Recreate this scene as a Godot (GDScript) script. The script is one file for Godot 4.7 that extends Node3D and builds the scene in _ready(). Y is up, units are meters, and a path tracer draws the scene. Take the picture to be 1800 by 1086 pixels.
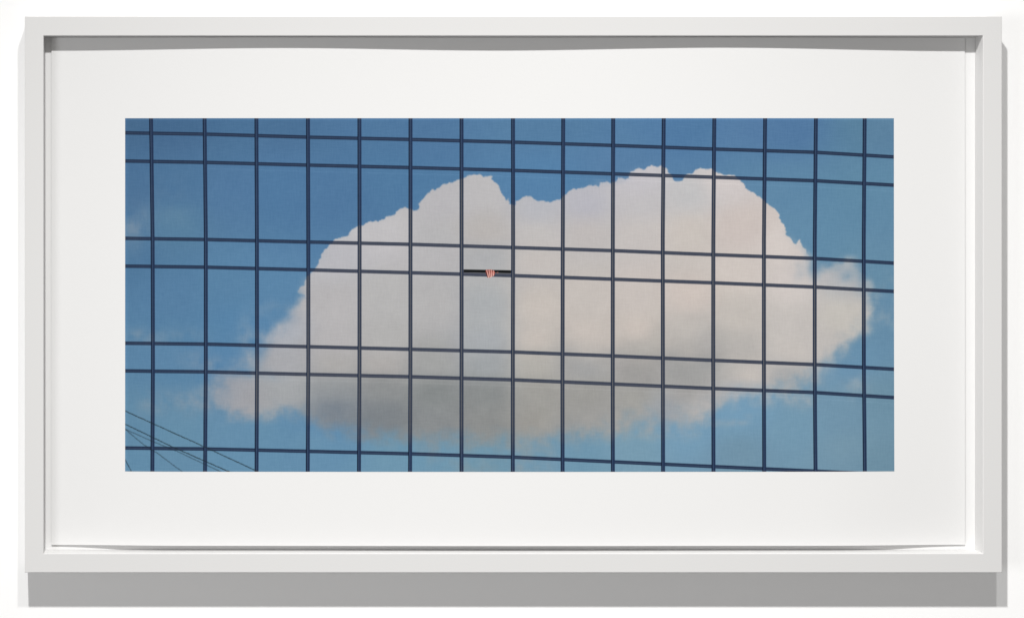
extends Node3D
# A white box frame hanging on a white wall. One millimetre per photograph pixel on the plane of the frame's face.

const DEPTH := 0.060          # the frame stands this far off the wall
const OUTER := [43.0, 29.0, 1762.0, 1006.0]     # left, top, right, bottom (mm)
const INNER := [76.0, 63.0, 1728.5, 972.5]
const EYE := Vector2(300.0, 300.0)
const REACH := 3150.0         # camera to the frame's face (mm)
const BACK := 30.5            # face of frame to backing board (mm)
const LEAF := 27.5            # face of frame to the flat of the sheet (mm)

func at(px: float, py: float, behind := 0.0) -> Vector3:   # millimetres -> metres
	return Vector3((px - 900.0) / 1000.0, 1.5 + (543.0 - py) / 1000.0, DEPTH - behind / 1000.0)

func deep(p: Vector2, behind: float) -> Vector2:           # size of a thing measured on the face plane, further back
	return EYE + (p - EYE) * (1.0 + behind / REACH)

func grey(v: float, warm := 0.0) -> Color:
	return Color(v * (1.0 + warm), v, v * (1.0 - warm)).linear_to_srgb()

func _ready():
	# ---- camera
	var cam := Camera3D.new()
	cam.name = "camera"
	cam.projection = Camera3D.PROJECTION_FRUSTUM
	cam.near = 0.1
	cam.far = 60.0
	cam.size = 1.0853 * 100.0 / REACH
	cam.frustum_offset = Vector2(0.600, -0.243) * 100.0 / REACH
	add_child(cam)
	cam.position = at(EYE.x, EYE.y, -REACH)
	cam.current = true
	# ---- the room's soft white surround
	var we := WorldEnvironment.new()
	we.name = "surround"
	var env := Environment.new()
	env.background_mode = Environment.BG_COLOR
	env.background_color = Color(1.0, 0.99, 0.98)
	env.background_energy_multiplier = 0.28
	env.tonemap_mode = Environment.TONE_MAPPER_LINEAR
	env.tonemap_exposure = 1.0
	env.sdfgi_enabled = true
	env.ssao_enabled = true
	env.ssil_enabled = true
	we.environment = env
	add_child(we)
	# ---- two unseen spots, high up in front, placed to cast the frame's wall shadows
	spot("unseen_spot", at(-50.0, -2600.0, -2850.0), at(286.0, -1658.0, -2845.0), 33.2, 60.6)
	spot("unseen_spot", at(902.0, -2600.0, -2850.0), at(596.0, -1771.0, -2382.0), 6.25, 66.5)
	# ---- an unseen soft light at left, placed to brighten the right rail's inner face
	var window := AreaLight3D.new()  # a bare area light out of view; no window is built
	window.name = "unseen_side_light"
	window.area_size = Vector2(1.6, 2.2)
	window.light_energy = 8.5
	window.light_color = Color(0.99, 0.995, 1.0)
	window.area_range = 14.0
	window.shadow_enabled = true
	add_child(window)
	window.look_at_from_position(at(-3900.0, 700.0, -4800.0), at(1100.0, 540.0), Vector3.UP)

	# ---- the wall
	var wall_mat := StandardMaterial3D.new()
	wall_mat.albedo_color = grey(0.94)
	wall_mat.roughness = 0.9
	wall_mat.metallic_specular = 0.2
	relief(wall_mat, 3, 0.35, 6.0, 0.35)
	var wall := MeshInstance3D.new()
	wall.name = "wall"
	var wb := BoxMesh.new()
	wb.size = Vector3(7.0, 4.0, 0.2)
	wall.mesh = wb
	wall.material_override = wall_mat
	wall.position = Vector3(0.0, 1.6, -0.1)
	wall.set_meta("kind", "structure")
	wall.set_meta("label", "plain matt white gallery wall behind the framed photograph")
	wall.set_meta("category", "wall")
	add_child(wall)

	# ---- the framed photograph
	var thing := Node3D.new()
	thing.name = "framed_photograph"
	thing.position = at(902.5, 1006.0, DEPTH * 1000.0)
	thing.set_meta("label", "wide white box frame holding a photograph of a cloud mirrored in blue office windows")
	thing.set_meta("category", "framed picture")
	add_child(thing)

	var paint := StandardMaterial3D.new()
	paint.albedo_color = grey(0.665, 0.006)
	paint.roughness = 0.55
	paint.metallic_specular = 0.35
	relief(paint, 11, 0.12, 5.0, 0.12)
	for side in 4:
		var rail := part("frame_rail", rail_mesh(side), paint, thing)
		rail.set_meta("label", ["top rail of the white frame", "right rail of the white frame", "bottom rail of the white frame", "left rail of the white frame"][side])

	var board_mat := StandardMaterial3D.new()
	board_mat.albedo_color = grey(0.745, 0.003)
	board_mat.roughness = 0.95
	board_mat.metallic_specular = 0.1
	var bm := BoxMesh.new()
	bm.size = Vector3((INNER[2] - INNER[0] - 0.4) / 1000.0, (INNER[3] - INNER[1] - 0.4) / 1000.0, 0.006)
	var board := part("backing_board", bm, board_mat, thing)
	board.position = at((INNER[0] + INNER[2]) / 2.0, (INNER[1] + INNER[3]) / 2.0, BACK + 3.0) - thing.position

	var paper := StandardMaterial3D.new()
	paper.albedo_color = grey(0.735, 0.003)
	paper.roughness = 0.95
	paper.metallic_specular = 0.1
	relief(paper, 21, 0.06, 7.0, 0.08)
	var a := deep(Vector2(90.0, 66.0), LEAF)
	var b := deep(Vector2(1697.0, 957.0), LEAF)
	var sheet := part("paper_sheet", sheet_mesh(a, b, 0.0, true), paper, thing)
	sheet.set_meta("label", "white sheet with a wide bare margin, slightly buckled")

	var ink := StandardMaterial3D.new()
	ink.albedo_texture = ImageTexture.create_from_image(picture())
	ink.albedo_color = grey(0.885)
	ink.roughness = 0.85
	ink.metallic_specular = 0.12
	ink.texture_filter = BaseMaterial3D.TEXTURE_FILTER_LINEAR
	ink.texture_repeat = false
	var pa := deep(Vector2(219.5, 208.0), LEAF - 3.0)
	var pb := deep(Vector2(1572.5, 828.0), LEAF - 3.0)
	var print_part := part("printed_picture", sheet_mesh(pa, pb, 0.25, false), ink, sheet, thing.position)
	print_part.set_meta("label", "printed photograph of a blue glass facade reflecting one large cloud, a hand at an open window")

# ------------------------------------------------------------------ helpers

func spot(called: String, from: Vector3, to: Vector3, energy: float, half: float):
	var l := SpotLight3D.new()
	l.name = called
	l.light_energy = energy
	l.light_color = Color(1.0, 0.997, 0.99)
	l.light_size = 0.07
	l.spot_angle = half
	l.spot_angle_attenuation = 1.0
	l.spot_range = 12.0
	l.spot_attenuation = 2.0
	l.shadow_enabled = true
	add_child(l, true)
	l.look_at_from_position(from, to, Vector3.FORWARD)

func relief(m: StandardMaterial3D, noise_seed: int, freq: float, scale: float, strength: float):
	var n := FastNoiseLite.new()
	n.seed = noise_seed
	n.noise_type = FastNoiseLite.TYPE_SIMPLEX_SMOOTH
	n.frequency = freq
	n.fractal_octaves = 3
	var t := NoiseTexture2D.new()
	t.noise = n
	t.width = 512
	t.height = 512
	t.seamless = true
	t.as_normal_map = true
	t.bump_strength = 2.0
	m.normal_enabled = true
	m.normal_texture = t
	m.normal_scale = strength
	m.uv1_triplanar = true
	m.uv1_world_triplanar = true
	m.uv1_scale = Vector3.ONE * scale

func part(called: String, mesh: Mesh, m: Material, parent: Node3D, origin = null) -> MeshInstance3D:
	var o := MeshInstance3D.new()
	o.name = called
	o.mesh = mesh
	o.material_override = m
	parent.add_child(o, true)
	if mesh is ArrayMesh and origin == null:
		o.position = -parent.position
	return o

func quad(st: SurfaceTool, p: Array, n: Vector3):
	for k in [0, 1, 2, 0, 2, 3]:
		st.set_normal(n)
		st.add_vertex(p[k])

func rail_mesh(side: int) -> ArrayMesh:
	# a mitred length of moulding: its section runs from the outer back edge over the face to the inner back edge
	var outer := [Vector2(OUTER[0], OUTER[1]), Vector2(OUTER[2], OUTER[1]), Vector2(OUTER[2], OUTER[3]), Vector2(OUTER[0], OUTER[3])]
	var inner := [Vector2(INNER[0], INNER[1]), Vector2(INNER[2], INNER[1]), Vector2(INNER[2], INNER[3]), Vector2(INNER[0], INNER[3])]
	var w := 33.5
	var d := DEPTH * 1000.0 - 1.0
	var r := 1.1
	var section: Array = [Vector2(0.0, d)]
	for k in 5:
		var g: float = PI / 2.0 * k / 4.0
		section.append(Vector2(r - r * cos(g), r - r * sin(g)))
	for k in 5:
		var g: float = PI / 2.0 * k / 4.0
		section.append(Vector2(w - r + r * sin(g), r - r * cos(g)))
	section.append(Vector2(w, d))
	section.append(Vector2(0.0, d))
	var from := side
	var to := (side + 1) % 4
	var inwards: Vector3 = [Vector3.DOWN, Vector3.LEFT, Vector3.UP, Vector3.RIGHT][side]
	var st := SurfaceTool.new()
	st.begin(Mesh.PRIMITIVE_TRIANGLES)
	for k in section.size() - 1:
		var s0: Vector2 = section[k]
		var s1: Vector2 = section[k + 1]
		var e := s1 - s0
		var n := (Vector3.BACK * e.x + inwards * e.y).normalized()
		var pts: Array = []
		for q in [[from, s0], [to, s0], [to, s1], [from, s1]]:
			var o: Vector2 = outer[q[0]]
			var i: Vector2 = inner[q[0]]
			var f: Vector2 = o.lerp(i, q[1].x / w)
			pts.append(at(f.x, f.y, q[1].y))
		quad(st, pts, n)
	st.index()
	return st.commit()

func through(keys: Array, x: float) -> float:    # a smooth curve through (x, value) pairs
	for k in range(1, keys.size()):
		if x <= keys[k][0]:
			var f := clampf((x - keys[k - 1][0]) / (keys[k][0] - keys[k - 1][0]), 0.0, 1.0)
			return lerpf(keys[k - 1][1], keys[k][1], f * f * (3.0 - 2.0 * f))
	return keys[-1][1]

func polyline(keys: Array, x: float) -> float:
	for k in range(1, keys.size()):
		if x <= keys[k][0] or k == keys.size() - 1:
			return lerpf(keys[k - 1][1], keys[k][1], (x - keys[k - 1][0]) / (keys[k][0] - keys[k - 1][0]))
	return keys[-1][1]

func buckle(x: float, y: float) -> float:        # how far the sheet stands forward of its flat (mm)
	var t := clampf((y - 72.0) / 888.0, 0.0, 1.0)
	var top := through([[88.0, 0.3], [500.0, 5.2], [880.0, 0.4], [1278.0, 5.8], [1710.0, -0.6]], x)
	var low := through([[88.0, 0.4], [330.0, 9.0], [900.0, 11.5], [1450.0, 9.0], [1705.0, -0.2], [1710.0, -0.2]], x)
	return top * pow(1.0 - t, 2.2) + low * pow(t, 3.0) + 3.2 * sin(PI * t) * smoothstep(0.0, 1.0, sin(PI * clampf((x - 88.0) / 1622.0, 0.0, 1.0)))

func sheet_mesh(a: Vector2, b: Vector2, lift: float, thick: bool) -> ArrayMesh:
	var nx := 96
	var ny := 48
	var st := SurfaceTool.new()
	st.begin(Mesh.PRIMITIVE_TRIANGLES)
	var pos := func(i: int, j: int, back: float) -> Vector3:
		var x := lerpf(a.x, b.x, float(i) / nx)
		var y := lerpf(a.y, b.y, float(j) / ny)
		return at(x, y, LEAF - buckle(x, y) - lift + back)
	st.set_smooth_group(0)
	for j in ny:
		for i in nx:
			for c in [[0, 0], [1, 0], [1, 1], [0, 0], [1, 1], [0, 1]]:
				st.set_uv(Vector2(float(i + c[0]) / nx, float(j + c[1]) / ny))
				st.add_vertex(pos.call(i + c[0], j + c[1], 0.0))
	if thick:                                     # the edge and the back of the sheet
		st.set_smooth_group(1)
		for j in ny:
			for i in nx:
				for c in [[0, 0], [1, 1], [1, 0], [0, 0], [0, 1], [1, 1]]:
					st.set_uv(Vector2.ZERO)
					st.add_vertex(pos.call(i + c[0], j + c[1], 0.5))
		st.set_smooth_group(-1)
		for k in nx:
			for e in [[k, k + 1, 0], [k + 1, k, ny]]:
				for c in [[1, 0.0], [0, 0.0], [0, 0.5], [1, 0.0], [0, 0.5], [1, 0.5]]:
					st.add_vertex(pos.call(e[c[0]], e[2], c[1]))
		for k in ny:
			for e in [[k + 1, k, 0], [k, k + 1, nx]]:
				for c in [[1, 0.0], [0, 0.0], [0, 0.5], [1, 0.0], [0, 0.5], [1, 0.5]]:
					st.add_vertex(pos.call(e[2], e[c[0]], c[1]))
	st.generate_normals()
	st.index()
	return st.commit()

# ------------------------------------------------------------------ the print on the sheet

const X0 := 219.5
const Y0 := 208.0
const PW := 1353.0
const PH := 620.0
const TW := 1760
const TH := 806

func wash(keys: Array, power: float) -> Image:   # a smooth wash of colour through (x, y, red, green, blue) spots
	var gw := 88
	var gh := 40
	var im := Image.create(gw, gh, false, Image.FORMAT_RGBF)
	for j in gh:
		for i in gw:
			var x := X0 + PW * (i + 0.5) / gw
			var y := Y0 + PH * (j + 0.5) / gh
			var sum := Vector3.ZERO
			var all := 0.0
			for k in keys:
				var dx: float = (x - k[0]) / 100.0
				var dy: float = (y - k[1]) / 75.0
				var wt := 1.0 / pow(dx * dx + dy * dy + 0.08, power)
				sum += Vector3(k[2], k[3], k[4]) * wt
				all += wt
			sum /= all
			im.set_pixel(i, j, Color(sum.x, sum.y, sum.z))
	im.resize(TW, TH, Image.INTERPOLATE_CUBIC)
	return im

func filled(outline: Array, wobble: float, noise_seed: int) -> Image:   # the outline, roughened and filled in
	var n := FastNoiseLite.new()
	n.seed = noise_seed
	n.noise_type = FastNoiseLite.TYPE_SIMPLEX_SMOOTH
	n.frequency = 0.1
	n.fractal_octaves = 4
	n.fractal_gain = 0.6
	var pts: Array = []
	for k in outline.size():
		var p: Vector2 = outline[k]
		var q: Vector2 = outline[(k + 1) % outline.size()]
		var steps := maxi(1, int(p.distance_to(q) / 2.0))
		for s in steps:
			var m := p.lerp(q, float(s) / steps)
			pts.append(m + Vector2(n.get_noise_2d(m.x, m.y), n.get_noise_2d(m.x + 500.0, m.y + 300.0)) * wobble)
	var im := Image.create(TW, TH, false, Image.FORMAT_L8)
	var sx := TW / PW
	var sy := TH / PH
	for row in TH:
		var y := Y0 + (row + 0.5) / sy
		var hits: Array = []
		for k in pts.size():
			var p: Vector2 = pts[k]
			var q: Vector2 = pts[(k + 1) % pts.size()]
			if (p.y <= y) != (q.y <= y):
				hits.append(p.x + (q.x - p.x) * (y - p.y) / (q.y - p.y))
		hits.sort()
		for h in hits.size() / 2:
			var l := int(round((hits[2 * h] - X0) * sx))
			var r := int(round((hits[2 * h + 1] - X0) * sx))
			if r > l:
				im.fill_rect(Rect2i(l, row, r - l, 1), Color.WHITE)
	return im

func softened(im: Image, by: float) -> Image:
	var c: Image = im.duplicate()
	c.resize(maxi(8, int(TW / by)), maxi(8, int(TH / by)), Image.INTERPOLATE_LANCZOS)
	c.resize(TW, TH, Image.INTERPOLATE_CUBIC)
	return c

func grain(noise_seed: int, freq: float, octaves: int, stretch := Vector2.ONE) -> PackedByteArray:
	var n := FastNoiseLite.new()
	n.seed = noise_seed
	n.noise_type = FastNoiseLite.TYPE_SIMPLEX_SMOOTH
	n.frequency = freq
	n.fractal_octaves = octaves
	var im: Image = n.get_image(int(TW / stretch.x), int(TH / stretch.y), false, false, false)
	if stretch != Vector2.ONE:
		im.resize(TW, TH, Image.INTERPOLATE_CUBIC)
	return im.get_data()

func cloud_outline() -> Array:
	var s := ""
	s += "689,380 677,381 675,384 663,389 647,390 638,396 627,397 617,404 611,413 600,417 588,421 576,433 568,441 563,451 558,467 553,473 545,481 538,487 534,501 524,509 525,516 536,519 537,525 523,530 511,538 507,552 497,566 481,572 470,584 460,596 452,622 446,640 "
	s += "436,652 410,655 385,658 368,672 362,694 366,716 395,723 430,733 455,730 490,724 540,731 570,747 600,754 641,759 661,771 692,769 722,777 763,779 803,786 844,777 884,787 920,786 940,783 973,779 1006,772 1028,761 1081,757 1108,746 1139,744 1183,744 1221,744 1249,731 1262,706 1280,700 1311,694 1327,690 1357,688 1400,684 1428,674 1442,660 1452,640 1460,628 1475,617 1491,609 1509,597 1521,584 1530,571 1538,550 1541,533 1533,512 1531,499 1523,486 1512,470 1502,462 1480,463 1470,464 1451,467 1441,475 1436,484 1430,488 1426,466 1421,450 "
	s += "1416,440 1409,430 1406,420 1397,429 1391,420 1382,412 1380,398 1373,389 1368,373 1362,367 1348,358 1338,348 1322,338 1310,331 1308,323 1301,318 1290,309 1277,308 1261,305 1250,297 1241,297 1231,296 1221,299 1214,306 1206,307 1202,313 1200,318 1192,319 1184,317 1180,309 1175,303 1172,296 1163,292 1155,293 1147,291 1140,292 1132,297 1117,297 1107,303 1105,312 1098,316 1092,312 1085,313 1082,320 1073,321 1062,319 1056,320 1052,327 1043,326 1032,327 1018,332 1008,331 1000,337 993,343 985,350 975,352 966,356 957,352 945,353 935,349 932,345 925,344 920,347 908,353 905,360 897,360 895,353 893,347 892,352 888,348 881,338 878,328 872,323 865,315 865,311 862,309 850,311 842,307 832,307 818,311 807,315 800,319 783,323 775,327 764,334 761,331 755,336 743,350 737,358 736,368 726,370 718,366 710,365 702,367 695,375 689,378"
	var pts: Array = []
	for w in s.split(" ", false):
		var c := w.split(",")
		pts.append(Vector2(float(c[0]), float(c[1])))
	return pts

func capsule(p: Vector2, a: Vector2, b: Vector2) -> Vector2:     # distance to a stroke, and how far along it
	var t := clampf((p - a).dot(b - a) / (b - a).length_squared(), 0.0, 1.0)
	return Vector2(p.distance_to(a.lerp(b, t)), t)

func picture() -> Image:
	var sky := wash([
		[230, 215, 68, 105, 143], [300, 220, 68, 106, 146], [500, 215, 72, 112, 152], [720, 215, 76, 117, 159], [950, 220, 80, 122, 161], [1180, 220, 78, 121, 165], [1390, 225, 80, 121, 165], [1540, 225, 88, 130, 162],
		[240, 330, 72, 112, 152], [310, 330, 74, 115, 156], [310, 390, 84, 126, 160], [400, 340, 77, 119, 161], [500, 330, 76, 119, 162], [590, 350, 74, 116, 159], [700, 320, 76, 120, 162], [950, 310, 80, 126, 168], [1100, 290, 82, 124, 165], [1390, 340, 90, 134, 168], [1540, 330, 93, 137, 168],
		[235, 450, 78, 120, 158], [300, 520, 84, 127, 166], [400, 500, 86, 130, 168], [490, 500, 86, 131, 170], [430, 570, 84, 131, 172], [1400, 400, 94, 138, 170], [1550, 480, 98, 140, 169], [1555, 560, 100, 141, 171],
		[240, 640, 88, 132, 168], [310, 620, 86, 131, 168], [400, 620, 84, 130, 170], [240, 720, 94, 138, 170], [320, 760, 99, 142, 172], [420, 770, 98, 142, 174], [550, 770, 100, 143, 174], [700, 800, 104, 147, 174], [560, 750, 90, 135, 174], [850, 810, 107, 149, 174],
		[1000, 800, 108, 149, 175], [1120, 790, 116, 154, 177], [1200, 760, 112, 155, 184], [1300, 720, 112, 155, 186], [1400, 750, 112, 152, 178], [1300, 800, 110, 146, 170], [1480, 720, 112, 150, 175], [1490, 640, 104, 146, 178], [1490, 790, 116, 152, 174], [1550, 700, 106, 144, 168], [1550, 810, 106, 143, 166]], 1.6)
	var cloud := wash([
		[400, 690, 148, 157, 166], [440, 700, 154, 158, 162], [500, 640, 162, 166, 170], [500, 690, 156, 162, 165], [490, 580, 160, 168, 178], [590, 450, 176, 178, 182], [590, 540, 174, 174, 174], [590, 600, 174, 174, 174], [670, 410, 184, 184, 186], [670, 520, 174, 175, 174], [670, 600, 172, 173, 171],
		[590, 640, 168, 168, 164], [590, 680, 138, 145, 148], [590, 720, 114, 127, 138], [670, 640, 166, 165, 160], [670, 680, 133, 139, 139], [670, 730, 116, 126, 131], [760, 640, 155, 158, 155], [760, 690, 125, 133, 132], [760, 740, 128, 135, 136], [855, 640, 150, 157, 160], [855, 690, 130, 137, 136], [855, 740, 134, 139, 137],
		[780, 350, 176, 176, 179], [770, 430, 173, 174, 175], [855, 330, 178, 178, 178], [855, 410, 176, 173, 168], [760, 540, 172, 173, 172], [855, 450, 167, 169, 171], [855, 540, 163, 168, 171], [855, 600, 160, 166, 171],
		[945, 370, 172, 176, 182], [945, 410, 184, 182, 178], [1030, 360, 174, 175, 184], [1030, 410, 184, 179, 175], [1120, 320, 186, 186, 190], [1120, 360, 184, 184, 184], [1120, 410, 190, 186, 180], [1210, 340, 184, 186, 186], [1210, 410, 194, 187, 177], [1270, 320, 200, 194, 190], [1300, 400, 198, 187, 178], [1380, 430, 205, 197, 189],
		[945, 460, 188, 182, 176], [945, 540, 192, 184, 174], [945, 600, 196, 187, 176], [1030, 520, 189, 183, 175], [1030, 590, 194, 185, 175], [1120, 520, 194, 186, 178], [1120, 580, 199, 188, 177], [1210, 520, 199, 188, 177], [1210, 580, 184, 180, 171], [1300, 480, 201, 193, 183], [1300, 560, 190, 185, 176], [1300, 610, 178, 176, 170], [1390, 500, 203, 195, 188], [1390, 570, 193, 188, 181], [1390, 620, 194, 188, 180], [1480, 490, 176, 179, 180], [1480, 560, 194, 190, 180], [1450, 600, 188, 184, 178],
		[945, 640, 170, 169, 160], [945, 690, 150, 151, 144], [1030, 615, 180, 176, 168], [1030, 645, 152, 156, 156], [1030, 690, 150, 151, 144], [1120, 620, 166, 165, 158], [1120, 650, 146, 148, 144], [1120, 700, 154, 155, 148], [1210, 620, 172, 170, 162], [1210, 650, 148, 150, 147], [1210, 690, 156, 157, 152], [1230, 710, 168, 170, 168], [1160, 715, 150, 158, 162], [1000, 632, 150, 153, 152], [1075, 628, 156, 157, 154], [1180, 635, 150, 153, 150], [1160, 600, 178, 175, 166], [1240, 600, 168, 168, 163], [1070, 600, 192, 184, 174], [960, 630, 172, 170, 163], [1240, 635, 152, 155, 152], [1290, 650, 176, 174, 167], [1310, 660, 198, 189, 178], [1380, 655, 166, 168, 166], [1300, 690, 160, 168, 174], [945, 740, 150, 150, 142], [980, 760, 146, 150, 148], [1060, 730, 154, 155, 150]], 2.1)
	# how soft the edge is: 0 crisp, 1 a drifting veil
	var soft := wash([
		[600, 420, 0, 0, 0], [560, 460, 0.03, 0, 0], [535, 500, 0.12, 0, 0], [690, 380, 0, 0, 0], [760, 340, 0, 0, 0], [840, 310, 0, 0, 0], [880, 340, 0, 0, 0], [930, 350, 0, 0, 0], [1000, 340, 0, 0, 0], [1090, 315, 0.1, 0, 0], [1150, 292, 0, 0, 0], [1240, 297, 0, 0, 0], [1310, 330, 0, 0, 0], [1370, 385, 0, 0, 0], [1400, 425, 0.08, 0, 0],
		[1426, 470, 0.5, 0, 0], [1480, 463, 0.55, 0, 0], [1530, 510, 0.7, 0, 0], [1530, 565, 0.7, 0, 0], [1500, 600, 0.7, 0, 0], [1450, 640, 0.85, 0, 0], [1400, 690, 0.9, 0, 0], [1300, 700, 0.75, 0, 0], [1200, 735, 0.9, 0, 0], [1000, 760, 1, 0, 0], [800, 775, 1, 0, 0], [640, 750, 0.95, 0, 0], [540, 730, 0.6, 0, 0], [480, 725, 0.55, 0, 0], [420, 725, 0.52, 0, 0], [368, 690, 0.68, 0, 0], [400, 660, 0.75, 0, 0], [450, 690, 0.4, 0, 0], [440, 620, 1, 0, 0], [462, 585, 0.95, 0, 0], [485, 560, 0.8, 0, 0], [510, 538, 0.55, 0, 0], [800, 520, 0.3, 0, 0]], 2.4)
	soft.convert(Image.FORMAT_RF)
	var shape := filled(cloud_outline(), 3.2, 5)
	var crisp := softened(shape, 2.8).get_data()
	var middle := softened(shape, 28.0).get_data()
	var faint := softened(shape, 74.0).get_data()
	var sky_px := sky.get_data().to_float32_array()
	var cloud_px := cloud.get_data().to_float32_array()
	var soft_px := soft.get_data().to_float32_array()
	var billow := grain(7, 0.012, 5)
	var wisp := grain(17, 0.022, 4)
	var weave_x := grain(27, 0.25, 2, Vector2(9.0, 1.0))
	var weave_y := grain(37, 0.25, 2, Vector2(1.0, 9.0))
	var speck := grain(47, 0.5, 1)

	# mullions and transoms, and stray puffs of cloud
	var uprights: Array = []
	for v in ["265.1 267.9 268.5 267.5", "359.3 361.5 361.5 360.1", "450.3 451.3 451.5 450.5", "541 541.6 541.6 540.4", "631.5 631.7 631.5 630.3", "721.5 721.3 720.9 720", "811.4 811.2 810.8 810.4", "902 901.8 900.9 900.4", "990.2 989.1 988.2 987.8", "1077.9 1076.9 1076.5 1076.1", "1166.4 1164.6 1164.6 1164.4", "1255.2 1253.5 1253.2 1253.1", "1344.7 1342.7 1342.5 1342.4", "1434.5 1432.5 1432 1432.7", "1520.9 1519.2 1519 1520"]:
		var f: PackedFloat64Array = v.split_floats(" ")
		uprights.append([[208.0, f[0]], [420.0, f[1]], [640.0, f[2]], [828.0, f[3]]])
	var xs := [219.0, 361.0, 541.0, 720.0, 900.0, 1077.0, 1254.0, 1432.0, 1573.0]
	var levels: Array = []
	for v in ["233.6 236 241.3 245.3 250 255.8 262.2 267.8 276", "283.1 285.6 290.4 294.7 299.6 305.7 311.6 317.8 325.6", "419 421 425.3 429.4 435 440.5 447.6 454.3 462.6", "467.8 469.6 474.2 479.2 484.2 490.6 497 504.4 512.4", "603.2 604.6 609 613.5 618.3 625.2 633 640.5 649", "651.8 653.2 657.6 661.6 667 674.4 682.3 689.5 698.8", "787 788.3 792.3 796.5 802.3 810.6 819 827.2 834"]:
		var f: PackedFloat64Array = v.split_floats(" ")
		var line: Array = []
		for k in 9:
			line.append([xs[k], f[k]])
		levels.append(line)
	var level_at: Array = []                     # y of every transom for each column of the picture
	for line in levels:
		var ys := PackedFloat32Array()
		ys.resize(TW)
		for i in TW:
			ys[i] = polyline(line, X0 + PW * (i + 0.5) / TW)
		level_at.append(ys)
	var tints: Array = []                        # each pane hangs a little differently and mirrors a slightly different bit of sky
	var rng := RandomNumberGenerator.new()
	rng.seed = 41
	for k in 16 * 8:
		var lum := rng.randf_range(-1.3, 1.3)
		tints.append(Vector3(lum + rng.randf_range(-0.6, 0.6), lum + rng.randf_range(-0.3, 0.3), lum + rng.randf_range(-0.6, 0.6)))
	var puffs := [[236.0, 400.0, 30.0, 40.0, 0.22], [250.0, 592.0, 46.0, 14.0, 0.34], [330.0, 590.0, 40.0, 18.0, 0.12], [345.0, 632.0, 34.0, 20.0, 0.22], [330.0, 705.0, 60.0, 26.0, 0.36], [265.0, 712.0, 26.0, 26.0, 0.2], [436.0, 590.0, 22.0, 34.0, 0.34], [470.0, 545.0, 26.0, 16.0, 0.22], [372.0, 640.0, 16.0, 16.0, 0.3], [440.0, 625.0, 14.0, 26.0, 0.3], [1294.0, 742.0, 22.0, 6.0, 0.34], [1320.0, 730.0, 14.0, 6.0, 0.2], [1408.0, 706.0, 26.0, 14.0, 0.4], [1350.0, 704.0, 40.0, 12.0, 0.22], [1504.0, 680.0, 24.0, 22.0, 0.26], [1250.0, 742.0, 40.0, 10.0, 0.2], [1120.0, 745.0, 70.0, 16.0, 0.16], [300.0, 360.0, 50.0, 50.0, 0.05]]
	var holes := [[1490.0, 484.0, 26.0, 14.0, 0.34], [1432.0, 476.0, 12.0, 16.0, 0.6], [1404.0, 476.0, 14.0, 22.0, 0.16], [484.0, 552.0, 22.0, 15.0, 0.75], [446.0, 566.0, 10.0, 26.0, 0.4], [455.0, 618.0, 16.0, 24.0, 0.35], [425.0, 652.0, 34.0, 14.0, 0.5], [480.0, 662.0, 26.0, 10.0, 0.1], [1462.0, 655.0, 26.0, 20.0, 0.4]]
	var sx := TW / PW
	var sy := TH / PH
	var data := PackedByteArray()
	data.resize(TW * TH * 3)
	var up_at := PackedFloat32Array()
	up_at.resize(uprights.size())
	for j in TH:
		var y := Y0 + (j + 0.5) / sy
		for k in uprights.size():
			up_at[k] = polyline(uprights[k], y)
		var near_puffs: Array = []
		for p in puffs:
			if absf(y - p[1]) < p[3] * 2.2:
				near_puffs.append(p)
		var near_holes: Array = []
		for p in holes:
			if absf(y - p[1]) < p[3] * 2.2:
				near_holes.append(p)
		var col := 0
		for i in TW:
			var x := X0 + (i + 0.5) / sx
			var at_px := j * TW + i
			var n1 := billow[at_px] / 255.0 - 0.5
			var n2 := wisp[at_px] / 255.0 - 0.5
			# cloud cover
			var s := soft_px[at_px]
			var c0 := crisp[at_px] / 255.0
			var cover := c0
			if s > 0.02:
				var m0 := middle[at_px] / 255.0
				var f0 := faint[at_px] / 255.0
				var veil := lerpf(m0, f0, clampf(s * 1.3 - 0.3, 0.0, 1.0))
				veil = smoothstep(0.07, 0.94, veil + (n1 * 0.5 + n2 * 0.5) * clampf(4.0 * veil * (1.0 - veil), 0.0, 1.0))
				cover = lerpf(c0, veil, clampf(s * 2.2, 0.0, 1.0))
			for p in near_puffs:
				var dx: float = (x - p[0]) / p[2]
				var dy: float = (y - p[1]) / p[3]
				var g: float = 0.78 * p[4] * exp(-(dx * dx + dy * dy) * 1.3) * clampf(1.0 + n1 * 2.0 + n2 * 2.4, 0.0, 2.0)
				cover += (1.0 - cover) * g
			var b3 := at_px * 3
			for p in near_holes:
				var dx: float = (x - p[0]) / p[2]
				var dy: float = (y - p[1]) / p[3]
				cover *= 1.0 - clampf(p[4] * exp(-(dx * dx + dy * dy) * 1.3) * (1.0 + n1 * 1.6 + n2 * 2.0), 0.0, 1.0)
			var shade := (n1 * 9.0 + n2 * 4.0) * (0.4 + 0.6 * s)
			var sky_grey := sky_px[b3] * 0.25 + sky_px[b3 + 1] * 0.6 + sky_px[b3 + 2] * 0.15
			var white := (cloud_px[b3] + cloud_px[b3 + 1] + cloud_px[b3 + 2]) / 3.0
			var r := lerpf(lerpf(sky_grey, sky_px[b3], 0.91) * 0.985 + n1 * 3.0, lerpf(white, cloud_px[b3], 0.72) + 1.0 + shade, cover)
			var g2 := lerpf(lerpf(sky_grey, sky_px[b3 + 1], 0.91) * 0.985 + n1 * 3.0, lerpf(white, cloud_px[b3 + 1], 0.72) - 0.5 + shade, cover)
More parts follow.
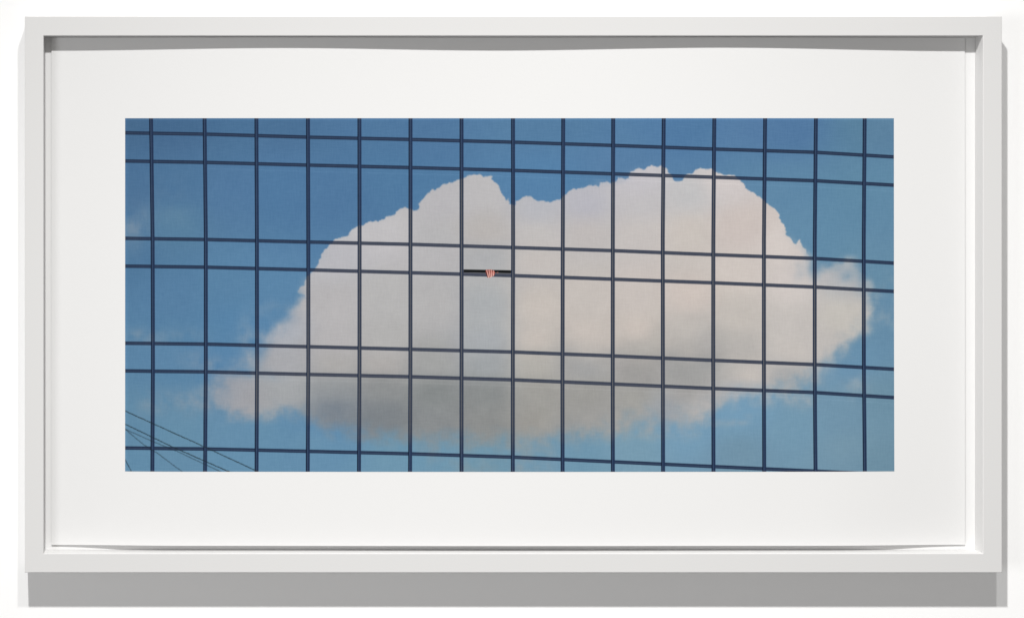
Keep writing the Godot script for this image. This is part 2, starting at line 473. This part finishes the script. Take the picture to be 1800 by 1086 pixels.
			var b2 := lerpf(lerpf(sky_grey, sky_px[b3 + 2], 0.91) * 0.985 + n1 * 2.0, lerpf(white, cloud_px[b3 + 2], 0.72) + 1.5 + shade * 0.9, cover)
			# which pane
			while col < up_at.size() and x > up_at[col]:
				col += 1
			var row := 0
			var dh := 99.0
			for k in 7:
				var d: float = y - level_at[k][i]
				if d > 0.0:
					row = k + 1
				if absf(d) < absf(dh):
					dh = d
			var t: Vector3 = tints[row * 16 + col]
			r += t.x
			g2 += t.y
			b2 += t.z
			if col == 7 and row >= 3 and row <= 5:
				r -= 1.0 * cover
			# a faint ceiling line seen near the head of the tall panes
			if dh > 10.0 and dh < 11.6 and (row == 2 or row == 6) and col > 1:
				r += 5.0
				g2 += 5.0
				b2 += 5.0
			# metalwork
			var dv := 99.0
			if col < up_at.size():
				dv = x - up_at[col]
			if col > 0 and absf(x - up_at[col - 1]) < absf(dv):
				dv = x - up_at[col - 1]
			var mask_v := smoothstep(3.9, 2.9, absf(dv))
			var mask_h := smoothstep(3.5, 2.5, absf(dh))
			if mask_h > 0.0:
				var lite := smoothstep(1.5, 0.5, absf(dh - 0.2))
				var hr := lerpf(lerpf(34.0, 54.0, lite), lerpf(53.0, 77.0, lite), cover)
				var hg := lerpf(lerpf(48.0, 69.0, lite), lerpf(60.0, 81.0, lite), cover)
				var hb := lerpf(lerpf(72.0, 94.0, lite), lerpf(75.0, 95.0, lite), cover)
				r = lerpf(r, hr, mask_h)
				g2 = lerpf(g2, hg, mask_h)
				b2 = lerpf(b2, hb, mask_h)
			if mask_v > 0.0:
				var lite := smoothstep(1.2, 0.3, absf(dv + 0.6))
				var dark := smoothstep(-1.2, -2.2, dv)
				var vr := lerpf(37.0, 57.0, lite) * (1.0 - 0.4 * dark)
				var vg := lerpf(52.0, 75.0, lite) * (1.0 - 0.38 * dark)
				var vb := lerpf(80.0, 101.0, lite) * (1.0 - 0.34 * dark)
				vr = lerpf(vr, lerpf(54.0, 98.0, lite) * (1.0 - 0.5 * dark), cover)
				vg = lerpf(vg, lerpf(61.0, 99.0, lite) * (1.0 - 0.36 * dark), cover)
				vb = lerpf(vb, lerpf(77.0, 102.0, lite) * (1.0 - 0.2 * dark), cover)
				r = lerpf(r, vr, mask_v)
				g2 = lerpf(g2, vg, mask_v)
				b2 = lerpf(b2, vb, mask_v)
			# paper weave
			var wv := (weave_x[at_px] + weave_y[at_px] - 255.0) * 0.022 + (speck[at_px] - 127.0) * 0.018
			data[b3] = clampi(int(r + wv + 0.5), 0, 255)
			data[b3 + 1] = clampi(int(g2 + wv + 0.5), 0, 255)
			data[b3 + 2] = clampi(int(b2 + wv + 0.5), 0, 255)
	var im := Image.create_from_data(TW, TH, false, Image.FORMAT_RGB8, data)
	cables(im)
	open_window(im)
	return im

func dab(im: Image, i: int, j: int, c: Color, share: float):
	if i >= 0 and j >= 0 and i < TW and j < TH and share > 0.0:
		im.set_pixel(i, j, im.get_pixel(i, j).lerp(c, clampf(share, 0.0, 1.0)))

func cables(im: Image):
	var n := FastNoiseLite.new()
	n.seed = 3
	n.frequency = 0.22
	for c in [[[219.0, 722.0], [352.0, 781.5], [452.0, 827.5], 0.82], [[219.0, 745.0], [303.0, 785.0], [404.0, 829.0], 0.84], [[219.0, 754.0], [264.7, 774.0], [311.0, 792.5], [389.0, 829.0], 0.5], [[222.0, 756.0], [250.5, 780.0], [277.0, 796.5], [321.0, 829.0], 0.5], [[219.0, 806.5], [231.0, 829.0], 0.62]]:
		var keys: Array = c.slice(0, -1)
		var last: float = keys[-1][0]
		for i in range(0, int((last - X0) * TW / PW) + 2):
			var x := X0 + PW * (i + 0.5) / TW
			var y := polyline(keys, x)
			var slope := (polyline(keys, x + 1.0) - y)
			var reach := sqrt(1.0 + slope * slope)
			y += n.get_noise_2d(x, keys[0][1]) * 0.8
			var j0 := int((y - Y0) * TH / PH)
			for j in range(j0 - 6, j0 + 7):
				var d: float = absf(Y0 + PH * (j + 0.5) / TH - y) / reach
				var k: float = c[-1] * smoothstep(1.5, 0.4, d) * (0.76 + 0.55 * n.get_noise_2d(x * 2.2, 90.0 + keys[0][1]))
				dab(im, i, j, Color8(34, 46, 52), k)

func open_window(im: Image):
	var sx := TW / PW
	var sy := TH / PH
	var fingers := [   # knuckle, middle joint, tip, thickness
		[Vector2(855.0, 475.6), Vector2(856.0, 480.6), Vector2(858.0, 486.4), 1.9],
		[Vector2(859.0, 475.2), Vector2(860.2, 480.4), Vector2(860.9, 486.2), 1.9],
		[Vector2(862.8, 475.4), Vector2(864.6, 480.0), Vector2(863.6, 485.0), 1.85],
		[Vector2(866.6, 476.4), Vector2(868.4, 479.4), Vector2(866.4, 483.6), 1.8]]
	for j in range(int((468.0 - Y0) * sy), int((492.0 - Y0) * sy)):
		for i in range(int((812.0 - X0) * sx), int((902.0 - X0) * sx)):
			var p := Vector2(X0 + (i + 0.5) / sx, Y0 + (j + 0.5) / sy)
			var lean := (p.x - 814.0) * 0.018
			var gap := smoothstep(814.2, 815.2, p.x) * smoothstep(898.6, 897.6, p.x) * smoothstep(472.9, 474.1, p.y - lean) * smoothstep(479.2, 478.2, p.y - lean)
			dab(im, i, j, Color8(22, 24, 25), gap)
			var sill := smoothstep(814.2, 815.2, p.x) * smoothstep(898.6, 897.6, p.x) * smoothstep(1.0, 0.3, absf(p.y - lean - 479.6))
			dab(im, i, j, Color8(104, 104, 112), sill * 0.8)
			# the sleeve of shadow, then the fingers curled over the sill
			var palm := capsule(p, Vector2(855.5, 477.0), Vector2(866.0, 478.0))
			dab(im, i, j, Color8(92, 48, 42), smoothstep(3.4, 2.4, palm.x))
			dab(im, i, j, Color8(150, 100, 88), smoothstep(1.6, 0.6, capsule(p, Vector2(873.4, 479.2), Vector2(874.8, 479.0)).x) * 0.85)
			for f in fingers:
				var u := capsule(p, f[0], f[1])
				var l := capsule(p, f[1], f[2])
				var w: float = f[3]
				var d := minf(u.x, l.x)
				var along: float = u.y * 0.5 if u.x < l.x else 0.5 + l.y * 0.5
				var across: float = (p.x - f[0].lerp(f[2], along).x) / w
				var c := Color8(172, 96, 86).lerp(Color8(240, 198, 188), smoothstep(0.9, 0.0, absf(across - 0.15)) * (0.5 + 0.5 * along))
				c = c.lerp(Color8(84, 36, 32), smoothstep(-0.1, -0.8, across))
				dab(im, i, j, c, smoothstep(w + 0.35, w - 0.4, d))
